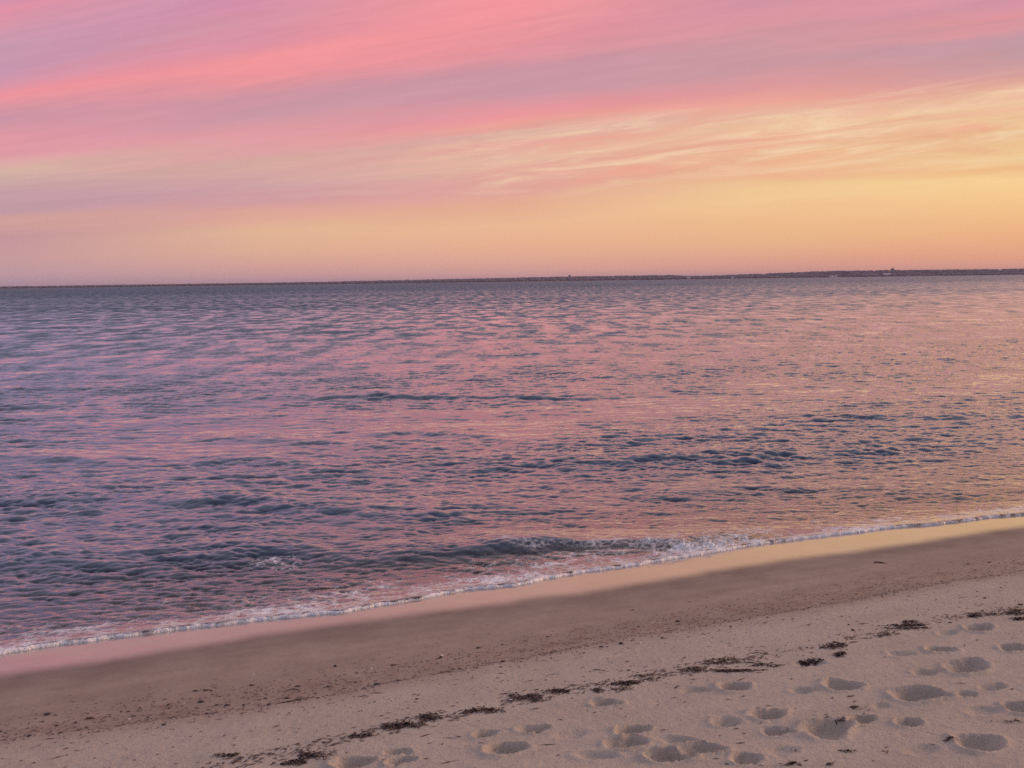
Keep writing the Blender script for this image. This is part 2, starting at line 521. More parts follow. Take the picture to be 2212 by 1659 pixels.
gm = np.clip(1 + .14 * samp(gust, 90.0, S, Q * 2.0) + .20 * samp(gust, 23.0, S, Q * 1.6), .35, 1.8)
fA = 1 - sm(.7, 1.6, dq); fB = 1 - sm(.28, .9, dq); fC = 1 - sm(.09, .30, dq)
X0, Y0 = to_xy(S, Q)
rot = lambda a: (X0 * math.cos(a) + Y0 * math.sin(a), -X0 * math.sin(a) + Y0 * math.cos(a))
sA, qA = rot(.17); sB, qB = rot(.06); sC, qC = rot(-.05)   # wind blows from the bay, a little more square to the beach for the long waves
# low swells running in, each along its own crest line: image points, height, front width, back width
RID = [([(330, 866), (560, 852), (900, 846), (1250, 846), (1500, 838), (1690, 838)], .15, .42, 1.3),
       ([(760, 934), (900, 926), (1080, 936)], .09, .28, .9), ([(1230, 908), (1450, 896), (1680, 891)], .10, .30, 1.0),
       ([(1130, 992), (1300, 984), (1500, 974), (1700, 966), (1880, 964)], .105, .30, 1.0),
       ([(-150, 1072), (200, 1062), (500, 1066), (800, 1086), (980, 1098)], .11, .42, 1.0),
       ([(-500, 1225), (-200, 1212), (100, 1196), (400, 1180), (700, 1172), (980, 1178), (1250, 1172), (1400, 1166)], .10, .38, .8),
       ([(1330, 1064), (1600, 1050), (1760, 1046)], .05, .26, .8), ([(1900, 1064), (2060, 1054), (2350, 1044)], .085, .3, .8),
       ([(-60, 838), (120, 834), (300, 836)], .09, .3, 1.0), ([(-100, 874), (60, 870), (160, 874)], .09, .3, .9), ([(400, 944), (560, 942), (720, 948)], .07, .25, .8),
       ([(380, 992), (560, 986), (700, 994)], .075, .25, .8), ([(1500, 690), (1750, 684), (1900, 688)], .16, .8, 2.5), ([(500, 706), (760, 698), (880, 704)], .15, .8, 2.5),
       ([(1060, 768), (1240, 752), (1330, 756)], .11, .5, 1.5), ([(1700, 900), (1900, 896), (2200, 886)], .08, .3, 1.0), ([(1900, 776), (2100, 770)], .10, .5, 1.5),
       ([(820, 1140), (960, 1126), (1080, 1130)], .05, .22, .6), ([(-80, 985), (80, 980), (240, 990)], .08, .3, .9)]
BRK = [([(760, 1196), (900, 1186), (1040, 1178), (1180, 1168), (1350, 1162), (1500, 1166), (1640, 1150), (1760, 1140), (1880, 1134)], .074, .20, .5)]
eta_r = np.zeros_like(S)
rough_r = np.zeros_like(S)


def ridge(px, hgt, wf, wb, zc):
    P = np.array([to_sq(*hit(x, y, zc)) for x, y in px])
    s0, s1 = P[0, 0], P[-1, 0]
    qc = np.interp(S, P[:, 0], P[:, 1]) + (.10 * samp(gustS, 14.0, S, S * .3) + .025 * samp(gustS, 5.0, S, S * .2)) * min(1, wf * 2.4)
    tp = sm(s0 - .22 * (s1 - s0), s0 + .38 * (s1 - s0), S) * sm(s1 + .22 * (s1 - s0), s1 - .38 * (s1 - s0), S)
    amp = np.clip(1 + .16 * samp(gustS, 9.0, S + 20 * hgt, S * .21), .4, 1.6)
    d = Q - qc
    return hgt * tp * amp * np.where(d < 0, np.exp(-(d / wf) ** 2), np.exp(-(d / wb) ** 2)), d, tp


for r_ in RID:
    e_, d_, t_ = ridge(r_[0], r_[1] * (.74 if r_[0][0][0] < 0 and r_[0][0][1] > 1000 else .58), r_[2] * .95, r_[3], r_[1])
    eta_r += e_
    rough_r = np.maximum(rough_r, t_ * np.exp(-((d_ + r_[2] * .4) / (1.3 * r_[2])) ** 2))
brk, bd, btp = ridge(*BRK[0], .10)
eta_r += brk
eta_r *= sm(.02, .5, qp)
boost = 1 + .25 * rough_r
calm_r = 1 - .42 * sm(5.5, 1.2, qp) * sm(2.5, 6.0, S)       # the water lies quieter along the beach to the right
wA, wB, wC = shA * fA, shB * fB * gm * boost * calm_r, shC * fC * gm * boost * calm_r
eta = wA * samp(hA, 47.0, sA, qA) + wB * samp(hB, 13.7, sB, qB) + wC * samp(hC, 5.3, sC, qC)
dS = 1.3 * (wA * samp(xA, 47.0, sA, qA) + wB * samp(xB, 13.7, sB, qB) + wC * samp(xC, 5.3, sC, qC))
dQ = 1.3 * (wA * samp(yA, 47.0, sA, qA) + wB * samp(yB, 13.7, sB, qB) + wC * samp(yC, 5.3, sC, qC))

sb = sand_base(S, Q)
thick = .015 * (1 - np.exp(-qp / .010)) + .012 * np.exp(-((qp - .05) / .05) ** 2) * sm(0, .02, qp)
k_ = .02
a_, b_ = sb + thick, 0 * sb + .002
mean = np.where(qp < 6, k_ * np.logaddexp(a_ / k_, b_ / k_), b_)
mean = np.where(qp < .12, np.minimum(mean, sb + thick + .004), mean)
# foam: how much lies on the water
fo1 = fnoise(512, 1.2, 51); fo2 = fnoise(512, .8, 52)
wS = np.interp(S, *zip(*[(a, b) for a, b in zip(line_sq([(-300, 1450), (0, 1418), (200, 1385), (330, 1362), (480, 1348), (620, 1338), (760, 1326), (950, 1290), (1106, 1268), (1300, 1230), (1480, 1204), (1650, 1174), (1800, 1155), (2000, 1135), (2212, 1117)], .03)[0],
                                                        [.5, .60, .62, .40, .50, .75, .85, .85, .80, .75, .65, .55, .55, .50, .40])]))
fstr = np.interp(S, *zip(*[(a, b) for a, b in zip(line_sq([(-300, 1450), (0, 1418), (200, 1385), (330, 1362), (480, 1348), (620, 1338), (760, 1326), (950, 1290), (1106, 1268), (1300, 1230), (1480, 1204), (1650, 1174), (1800, 1155), (2000, 1135), (2212, 1117)], .03)[0],
                                                         [.8, .9, .95, .85, .8, .95, 1.0, .9, 1.0, .95, .88, .85, .80, .80, .75])]))
fn = samp(fo1, 2.2, S, Q * 1.4); fn2 = samp(fo2, .9, S, Q)
foam_edge = fstr * (1.12 + .10 * fn) * (1 - sm(.0, np.clip(.055 + .025 * fn, .02, .14), qp))
foam_lace = sm(.01, .05, qp) * (.46 * fstr + .22 * fn + .08 * fn2) * (1 - sm(.30, 1.0, qp / (1.25 * wS * np.clip(1 + .35 * fn, .3, 1.8))))
foam_brk = btp * np.clip(brk / .074, 0, 1) ** .5 * sm(.25, -.10, bd) * sm(-.55, -.12, bd) * (.86 + .34 * fn) * sm(to_sq(*hit(900, 1180))[0], to_sq(*hit(1420, 1165))[0], S)
spots = np.zeros_like(S)
for px, py, w, dpt, a in [(590, 1206, .26, .06, 1.0), (622, 1216, .18, .045, .95), (400, 1275, .2, .08, .42), (480, 1272, .2, .06, .45), (350, 1290, .35, .10, .40), (540, 1290, .4, .1, .42), (1450, 1222, .4, .04, .35), (1040, 1222, .3, .05, .5), (1280, 1160, .2, .05, .55),
                          (1180, 1200, .5, .10, .45), (1330, 1190, .5, .12, .55)]:
    s_, q_ = to_sq(*hit(px, py, .05))
    spots = np.maximum(spots, a * np.exp(-((S - s_) / w) ** 2 - ((Q - q_ - .08 * fn2) / dpt) ** 2))
foam = np.clip(np.maximum.reduce([foam_edge, foam_lace, foam_brk, spots + .1 * spots * fn]), 0, 1)
foam = np.where(qp > 8, 0, foam)
lump = np.clip(samp(fo2, .34, S, Q), -1.2, 2.2) * .5 + .5 * np.clip(samp(fo2, .8, S + 1, Q), -1, 2)
fz = foam ** 2 * np.clip(lump, -.3, 2) * (.0045 + .022 * np.clip(foam_brk, 0, 1)) * sm(.0, .2, qp)
Zw = mean + eta * sm(.03, .6, qp) + eta_r + fz
keep = sm(.05, .9, qp)
Zw = np.where(qp < 3, np.maximum(Zw, sb + .9 * np.minimum(thick, .016)), Zw)
Zw[0, :] = sb[0, :] - .006
XW, YW = to_xy(S, Q)
XW = XW + dS * keep; YW = YW + dQ * keep
wme = grid_mesh('sea', np.stack([XW, YW, Zw], -1).reshape(-1, 3), *S.shape)
vattr(wme, 'foam', foam)
vattr(wme, 'far', sm(150, 450, qp))
vattr(wme, 'depth', np.clip(Zw - sb, 0, 3))
vattr(wme, 'sub', np.clip(np.log(np.maximum(dq, .03) / .03) / math.log(4 / .03), 0, 1) * sm(1, 6, qp))


def sea_mat():
    mt, g = new_mat('sea_water')
    geo = g.n('ShaderNodeNewGeometry')
    pos = geo.outputs['Position']
    foam, dep, sub, far = g.attr('foam'), g.attr('depth'), g.attr('sub'), g.attr('far')
    rotn = g.n('ShaderNodeVectorRotate', rotation_type='Z_AXIS', ins={'Vector': pos, 'Angle': -TH})
    flat = g.vmath('MULTIPLY', rotn, (1, 1, 0))
    st = g.vmath('MULTIPLY', g.vmath('MULTIPLY', pos, (1, 1, 0)), (.55, 1.1, 0))
    # wind ripples too small for the mesh: random slopes, stronger where the mesh gets coarse
    n1 = g.noise(st, 2.2, 3, .6, color=True)
    n2 = g.noise(st, 14, 2, .6, color=True)
    p1 = g.vmath('MULTIPLY', g.vmath('SUBTRACT', n1, (.5, .5, .5)), (1, 1, 0))
    p2 = g.vmath('MULTIPLY', g.vmath('SUBTRACT', n2, (.5, .5, .5)), (1, 1, 0))
    gust = g.noise(g.vmath('MULTIPLY', g.vmath('MULTIPLY', pos, (1, 1, 0)), (.35, 1, 0)), .03, 6, .65)
    gs = g.rng(gust, .34, .66, g.math('MULTIPLY_ADD', sub, .08, .75), g.math('MULTIPLY_ADD', sub, -.02, 1.2))
    rp = g.noise(g.vmath('MULTIPLY', g.vmath('MULTIPLY', pos, (1, 1, 0)), (1.5, .6, 0)), .42, 6, .72)
    gs = g.math('MULTIPLY', gs, g.rng(rp, .38, .62, .30, 1.70))
    calm = g.rng(dep, .015, .2, .25, 1.0)
    k1 = g.math('MULTIPLY', g.math('MULTIPLY_ADD', sub, .62, .02), gs)
    k2 = g.math('MULTIPLY', g.math('MULTIPLY_ADD', sub, .22, .20), g.math('MULTIPLY', gs, calm))
    nr = g.vmath('ADD', g.vmath('SCALE', p1, scale=k1), g.vmath('SCALE', p2, scale=k2))
    lean = g.vmath('SCALE', (TY, -TX, 0), scale=g.math('MULTIPLY', g.math('ADD', g.math('MULTIPLY', far, .22), g.math('MULTIPLY_ADD', sub, .42, g.math('MULTIPLY', calm, .015))), gs))   # wavelets lean ashore
    nrm = g.vmath('NORMALIZE', g.vmath('ADD', g.vmath('ADD', geo.outputs['Normal'], nr), lean))
    fr = g.n('ShaderNodeFresnel', ins={'IOR': 1.85, 'Normal': nrm})
    fr = g.rng(fr, .09, .60, .025, .86, smooth=False)
    gl = g.n('ShaderNodeBsdfGlossy', ins={'Color': (1, 1, 1, 1), 'Roughness': g.math('MULTIPLY_ADD', sub, .18, .09), 'Normal': nrm})
    body = g.n('ShaderNodeBsdfDiffuse', ins={'Color': c4((.035, .066, .115))})
    clear = g.n('ShaderNodeBsdfTransparent', ins={'Color': c4((.78, .80, .80))})
    dm = g.rng(dep, .01, .30, .0, 1.0)
    bs = g.n('ShaderNodeMixShader', ins={0: dm, 1: clear.outputs[0], 2: body.outputs[0]})
    wat = g.n('ShaderNodeMixShader', ins={0: fr, 1: bs.outputs[0], 2: gl.outputs[0]})
    # foam lace
    warp = g.vmath('ADD', flat, g.vmath('SCALE', g.vmath('SUBTRACT', g.noise(flat, 7, 3, .6, color=True), (.5, .5, .5)), scale=.16))
    warp = g.vmath('MULTIPLY', warp, (.75, 1, 0))
    v1 = g.n('ShaderNodeTexVoronoi', feature='DISTANCE_TO_EDGE', voronoi_dimensions='2D', ins={'Vector': warp, 'Scale': 5.5})
    v2 = g.n('ShaderNodeTexVoronoi', feature='DISTANCE_TO_EDGE', voronoi_dimensions='2D', ins={'Vector': warp, 'Scale': 13.0})
    l1 = g.rng(v1.outputs['Distance'], .0, .17, 1.0, 0.0, smooth=False)
    l2 = g.rng(v2.outputs['Distance'], .0, .24, 1.0, 0.0, smooth=False)
    fnz = g.noise(flat, 6.0, 4, .65)
    pat = g.math('MAXIMUM', l1, g.math('MULTIPLY', l2, .8))
    fz = g.math('SUBTRACT', fnz, .5)
    solid = g.rng(g.math('MULTIPLY_ADD', fz, .9, foam), .66, .92)
    lace = g.math('MULTIPLY', pat, g.math('MULTIPLY', g.rng(g.math('MULTIPLY_ADD', fz, .9, foam), .14, .60), .68))
    fm = g.math('MAXIMUM', solid, lace)
    fm = g.math('MULTIPLY', fm, g.rng(foam, .03, .12))
    fb = g.n('ShaderNodeBump', ins={'Height': g.math('ADD', g.noise(pos, 60, 3, .6), g.math('MULTIPLY', pat, .8)), 'Distance': .02, 'Strength': .7})
    fc = g.n('ShaderNodeBsdfDiffuse', ins={'Color': c4((.88, .88, .90)), 'Normal': fb})
    out = g.n('ShaderNodeMixShader', ins={0: g.math('MULTIPLY', fm, .92), 1: wat.outputs[0], 2: fc.outputs[0]})
    g.n('ShaderNodeOutputMaterial', ins={0: out})
    return mt


M_SEA = sea_mat()
tag(link('sea', wme, M_SEA), kind='structure')

# ------------------------------------------------------------------ far shore
LD = 4200.0
HPX = [(-700, 9), (0, 10), (300, 11), (560, 11), (960, 11.5), (1160, 12), (1500, 15), (1920, 18), (2080, 20), (2400, 21), (2570, 21), (2640, 16), (2720, 16), (2880, 20), (3040, 24), (3180, 29), (3340, 30), (3500, 30), (3840, 28), (4500, 27)]


def x_at(px):  # image column on the 3840 frame -> x at the land's distance
    return (px - 1920) / (FPX * 3840 / 2212) * LD


lx = np.array([x_at(a) for a, _ in HPX]); lh = .90 * np.array([b for _, b in HPX]) / (FPX * 3840 / 2212) * LD
NX, NY = 900, 14
xs = np.linspace(-7000, 9000, NX); ys = np.concatenate([[-60, -6], np.linspace(0, 1500, NY - 2)])
f1 = fnoise(1024, 1.0, 61)[:, 0]; f1 /= f1.std()
XL, YL = np.meshgrid(xs, ys, indexing='xy')
top = np.interp(XL, lx, lh)
hgt = (top - 9.0) * sm(0, 420, YL) * (.90 + .10 * sm(700, 300, YL)) + .8 * sm(-10, 5, YL) - 3 * sm(-5, -60, YL)
hgt = np.where(YL < 0, -2.0, hgt)
bay = 60 * np.interp((XL / 9000 * 1024) % 1024, np.arange(1024), f1)
lme = grid_mesh('headland', np.stack([XL, LD + YL + bay, np.maximum(hgt, -2) + .3], -1).reshape(-1, 3), len(ys), NX)
mt, g = new_mat('headland_ground')
p = g.n('ShaderNodeBsdfPrincipled', ins={'Base Color': g.mix(g.rng(g.noise(g.n('ShaderNodeNewGeometry').outputs['Position'], .01, 4, .6), .4, .6), c4((.035, .038, .045)), c4((.06, .055, .055))), 'Roughness': .95})
g.n('ShaderNodeOutputMaterial', ins={0: p})
tag(link('headland', lme, mt), kind='structure')


def land_z(x, yy):
    t = np.interp(x, lx, lh)
    return (t - 9.0) * sm(0, 420, yy) + .8 + .3


def bay_at(x): return 60 * np.interp((x / 9000 * 1024) % 1024, np.arange(1024), f1)


def blob(bm, c, r, h, rnd, sub=1, k=.25):
    r0 = bmesh.ops.create_icosphere(bm, subdivisions=sub, radius=1.0)
    for v in r0['verts']:
        f = 1 + k * (rnd.random() * 2 - 1)
        v.co = Vector((c[0] + v.co.x * r * f, c[1] + v.co.y * r * f, c[2] + v.co.z * h * f))


M_LEAF, g = new_mat('dark_foliage')
p = g.n('ShaderNodeBsdfPrincipled', ins={'Base Color': g.mix(g.noise(g.n('ShaderNodeNewGeometry').outputs['Position'], .08, 3, .6), c4((.06, .062, .085)), c4((.10, .095, .115))), 'Roughness': .9})
g.n('ShaderNodeOutputMaterial', ins={0: p})
M_TRUNK, g = new_mat('tree_bark')
g.n('ShaderNodeOutputMaterial', ins={0: g.n('ShaderNodeBsdfPrincipled', ins={'Base Color': c4((.05, .04, .035)), 'Roughness': .9})})


def woods():
    rr = np.random.default_rng(71)
    b0 = bmesh.new(); bmesh.ops.create_icosphere(b0, subdivisions=1, radius=1.0)
    V = np.array([v.co[:] for v in b0.verts]); F = np.array([[v.index for v in f.verts] for f in b0.faces]); b0.free()
    N = 11000
    x = rr.uniform(-6500, 8500, N); yy = rr.uniform(12, 500, N)
    hh = rr.uniform(7.5, 8.9, N); rad = rr.uniform(7, 16, N)
    z = land_z(x, yy)
    jit = 1 + .12 * rr.uniform(-1, 1, (N, len(V), 1))
    P = V[None] * np.stack([rad, rad, hh * .55], -1)[:, None, :] * jit + np.stack([x, LD + yy + bay_at(x), z + hh * .42], -1)[:, None, :]
    Fs = (F[None] + (np.arange(N) * len(V))[:, None, None]).reshape(-1, 3)
    me = bpy.data.meshes.new('woodland')
    me.from_pydata([], [], [])
    me.vertices.add(N * len(V)); me.vertices.foreach_set('co', P.astype(np.float32).ravel())
    me.loops.add(Fs.size); me.loops.foreach_set('vertex_index', Fs.astype(np.int32).ravel())
    me.polygons.add(len(Fs)); me.polygons.foreach_set('loop_start', np.arange(0, Fs.size, 3, dtype=np.int32))
    me.update(calc_edges=True)
    return tag(link('woodland', me, M_LEAF), 'dark low woods covering the far shore below the sunset', 'woods', kind='stuff')


woods()


def far_tree(px, hpx, wpx, label, seed):
    rnd = random.Random(seed)
    x = x_at(px); yy = 430
    z0 = land_z(x, yy)
    k = LD / (FPX * 3840 / 2212)
    hh, ww = hpx * k + 9, wpx * k
    root = bpy.data.objects.new('tree', None); COL.objects.link(root); root.location = (x, LD + yy + bay_at(x), z0)
    tag(root, label, 'tree', 'lone trees on the far skyline')
    bm = bmesh.new(); bmesh.ops.create_cone(bm, cap_ends=True, segments=8, radius1=.9, radius2=.35, depth=hh * .8, matrix=Matrix.Translation((0, 0, hh * .4)))
    me = bpy.data.meshes.new('trunk'); bm.to_mesh(me); bm.free(); link('trunk', me, M_TRUNK, root)
    bm = bmesh.new()
    for i in range(26):
        a = rnd.uniform(0, 6.28); t = rnd.uniform(.45, 1.0); rr = ww * .5 * math.sqrt(rnd.random()) * (1.1 - .7 * abs(t - .7))
        blob(bm, (rr * math.cos(a), rr * math.sin(a), hh * t), rnd.uniform(.12, .22) * ww + .6, rnd.uniform(.1, .16) * ww + .7, rnd)
    me = bpy.data.meshes.new('crown'); bm.to_mesh(me); bm.free(); link('crown', me, M_LEAF, root)


far_tree(3497, 4, 6, 'smaller of two dark trees standing up on the right far skyline', 1)
far_tree(3511, 6.5, 7, 'taller of two dark trees standing up on the right far skyline', 2)
far_tree(2159, 4.5, 6, 'single dark tree poking above the far shore near the middle of the horizon', 3)

M_WHITE, g = new_mat('white_paint'); g.n('ShaderNodeOutputMaterial', ins={0: g.n('ShaderNodeBsdfPrincipled', ins={'Base Color': c4((.8, .79, .8)), 'Roughness': .7})})
M_GREYW, g = new_mat('grey_shingle'); g.n('ShaderNodeOutputMaterial', ins={0: g.n('ShaderNodeBsdfPrincipled', ins={'Base Color': c4((.34, .32, .33)), 'Roughness': .8})})
M_ROOF, g = new_mat('roof_slate'); g.n('ShaderNodeOutputMaterial', ins={0: g.n('ShaderNodeBsdfPrincipled', ins={'Base Color': c4((.16, .15, .17)), 'Roughness': .8})})
M_ROOFW, g = new_mat('pale_roof'); g.n('ShaderNodeOutputMaterial', ins={0: g.n('ShaderNodeBsdfPrincipled', ins={'Base Color': c4((.66, .64, .66)), 'Roughness': .7})})
M_PANE, g = new_mat('window_glass'); g.n('ShaderNodeOutputMaterial', ins={0: g.n('ShaderNodeBsdfPrincipled', ins={'Base Color': c4((.04, .04, .05)), 'Roughness': .1})})


def box(bm, x0, x1, y0, y1, z0, z1):
    v = [bm.verts.new((x, y, z)) for z in (z0, z1) for x, y in ((x0, y0), (x1, y0), (x1, y1), (x0, y1))]
    for f in ((3, 2, 1, 0), (4, 5, 6, 7), (0, 1, 5, 4), (1, 2, 6, 5), (2, 3, 7, 6), (3, 0, 4, 7)):
        bm.faces.new([v[i] for i in f])


def mesh_of(bm, name):
    bmesh.ops.recalc_face_normals(bm, faces=bm.faces)
    me = bpy.data.meshes.new(name); bm.to_mesh(me); bm.free()
    return me


def house(px, w, hwall, hroof, up, wall, roof, label):
    x = x_at(px); yy = 12
    y = LD + yy + bay_at(x)
    root = bpy.data.objects.new('house', None); COL.objects.link(root); root.location = (x, y, 1.0 + up)
    tag(root, label, 'house', 'houses along the far shore')
    d = min(w, 14)
    bm = bmesh.new(); box(bm, -w / 2, w / 2, 0, d, -1.5 - up, hwall)
    link('wall', mesh_of(bm, 'wall'), wall, root)
    bm = bmesh.new()
    o = .5
    pts = [(-w / 2 - o, -o, hwall + .01), (w / 2 + o, -o, hwall + .01), (w / 2 + o, d + o, hwall + .01), (-w / 2 - o, d + o, hwall + .01), (-w / 2 + 1, d / 2, hwall + hroof), (w / 2 - 1, d / 2, hwall + hroof)]
    v = [bm.verts.new(p_) for p_ in pts]
    for f in ((0, 1, 5, 4), (1, 2, 5), (2, 3, 4, 5), (3, 0, 4), (3, 2, 1, 0)): bm.faces.new([v[i] for i in f])
    link('roof', mesh_of(bm, 'roof'), roof, root)
    n = max(2, int(w / 7))
    for i in range(n):
        cx = -w / 2 + w * (i + .5) / n
        bm = bmesh.new(); box(bm, cx - .7, cx + .7, -.06, .05, hwall * .35, hwall * .72)
        link('window', mesh_of(bm, 'window'), M_PANE, root)


house(3358, 34, 6.5, 3.2, 3.5, M_WHITE, M_ROOFW, 'long white house on the far shore, brightest speck under the right skyline')
house(3391, 9, 3.5, 2, 2, M_GREYW, M_ROOFW, 'small grey house just right of the long white house')
house(3116, 30, 3.0, 1.8, 1, M_WHITE, M_ROOFW, 'low pale house at the water, well left of the long white house')
house(3041, 9, 3.5, 2, 1, M_GREYW, M_ROOFW, 'small pale house right of the dip in the far skyline')
house(2933, 12, 4, 2, 1.5, M_GREYW, M_ROOFW, 'little pale house by the dip in the far skyline')
house(2735, 9, 4, 2, 1.5, M_WHITE, M_ROOFW, 'tiny white house under the lowest dip of the far skyline')
house(2580, 14, 3.6, 2, 1, M_GREYW, M_ROOFW, 'tiny grey house left of the dip in the far skyline')
house(2436, 8, 4.5, 2.2, 2, M_GREYW, M_ROOFW, 'tiny pale house on the far shore right of the single tree')
house(2065, 16, 3.6, 1.8, 1, M_GREYW, M_ROOF, 'tiny dim house on the far shore left of the single tree')

# ------------------------------------------------------------------ weed, stones and shells left by the tide
M_WEED, g = new_mat('wet_seaweed')
pos = g.n('ShaderNodeNewGeometry').outputs['Position']
p = g.n('ShaderNodeBsdfPrincipled', ins={'Base Color': g.mix(g.rng(g.noise(pos, 25, 3, .6), .35, .65), c4((.018, .011, .010)), c4((.085, .036, .025))), 'Roughness': .5})
g.n('ShaderNodeOutputMaterial', ins={0: p})
M_STONE, g = new_mat('dark_stone')
oi = g.n('ShaderNodeObjectInfo').outputs['Random']
p = g.n('ShaderNodeBsdfPrincipled', ins={'Base Color': g.mix(oi, c4((.022, .016, .015)), c4((.075, .045, .038))), 'Roughness': .6})
g.n('ShaderNodeOutputMaterial', ins={0: p})
M_SHELL, g = new_mat('pale_shell')
p = g.n('ShaderNodeBsdfPrincipled', ins={'Base Color': g.mix(g.noise(g.n('ShaderNodeTexCoord').outputs['Object'], 40, 3, .6), c4((.8, .76, .72)), c4((.6, .5, .45))), 'Roughness': .45})
g.n('ShaderNodeOutputMaterial', ins={0: p})
M_WOOD, g = new_mat('dark_driftwood')
p = g.n('ShaderNodeBsdfPrincipled', ins={'Base Color': g.mix(g.noise(g.n('ShaderNodeTexCoord').outputs['Object'], 30, 3, .6), c4((.03, .02, .017)), c4((.07, .045, .035))), 'Roughness': .8})
g.n('ShaderNodeOutputMaterial', ins={0: p})


def ribbon(bm, rnd, p0, ang, length, width, lift, zf, curl=1.4):
    n = max(3, int(length / .010))
    x, y = p0; a = ang
    prev = None
    tw = rnd.uniform(-.8, .8)
    ca = rnd.uniform(-curl, curl); hump = rnd.uniform(.2, 1) * lift
    for i in range(n + 1):
        t = i / n
        z = zf(x, y) + .0025 + hump * math.sin(math.pi * t) * (0.6 + .4 * math.sin(7 * t + tw))
        w = width * (.55 + .45 * math.sin(math.pi * min(1, t * 1.1 + .05))) * .5
        tilt = tw + 1.2 * math.sin(5 * t + tw)
        nx_, ny_ = -math.sin(a), math.cos(a)
        dz = w * math.sin(tilt) * .8
        c = math.cos(tilt) * w
        l = bm.verts.new((x + nx_ * c, y + ny_ * c, z + abs(dz) + dz)); r = bm.verts.new((x - nx_ * c, y - ny_ * c, z + abs(dz) - dz))
        if prev: bm.faces.new((prev[0], l, r, prev[1]))
        prev = (l, r)
        a += ca / n + rnd.uniform(-.25, .25)
        x += math.cos(a) * length / n; y += math.sin(a) * length / n


def clump(name, px, py, w, h, dens, label, cat='seaweed', group=None, seed=0, lift=.02, curl=1.4, wid=.007):
    """weed lying in the box w x h (image units) round (px, py)"""
    rnd = random.Random(seed * 13 + 5)
    w, h = w * .82, h * .66
    cx, cy, cz = place(px, py)
    lx_, ly_, _ = place(px - w / 2, py + h * .12); rx_, ry_, _ = place(px + w / 2, py - h * .12)
    nx_, ny_, _ = place(px, py + h / 2); fx_, fy_, _ = place(px, py - h / 2)
    ax = Vector((rx_ - lx_, ry_ - ly_)) / 2; ay = Vector((fx_ - nx_, fy_ - ny_)) / 2
    base = math.atan2(ax.y, ax.x)
    bm = bmesh.new()
    n = max(6, int(dens * (ax.length * 2) * 175))
    nuc = [(rnd.gauss(0, .5), rnd.gauss(0, .35)) for _ in range(max(2, int(ax.length * 26)))]
    zf = lambda x, y: sand_at(x + cx, y + cy) - cz
    for i in range(n):
        c_ = rnd.choice(nuc); u = max(-1.0, min(1.0, c_[0] + rnd.gauss(0, .42))); v = max(-1.0, min(1.0, c_[1] + rnd.gauss(0, .42)))
        p0 = ax * u + ay * v
        L = rnd.uniform(.012, .055) * (1.9 if rnd.random() < .08 else 1)
        a = base + rnd.gauss(0, .55) + (math.pi if rnd.random() < .5 else 0)
        k = math.exp(-(u * u + v * v) * 1.4)
        ribbon(bm, rnd, (p0.x - math.cos(a) * L / 2, p0.y - math.sin(a) * L / 2), a, L, rnd.uniform(.5, 1.6) * wid, lift * .6 * k, zf, curl)
    me = bpy.data.meshes.new(name); bm.to_mesh(me); bm.free()
    for pl in me.polygons: pl.use_smooth = True
    o = link(name, me, M_WEED); o.location = (cx, cy, cz)
    return tag(o, label, cat, group)


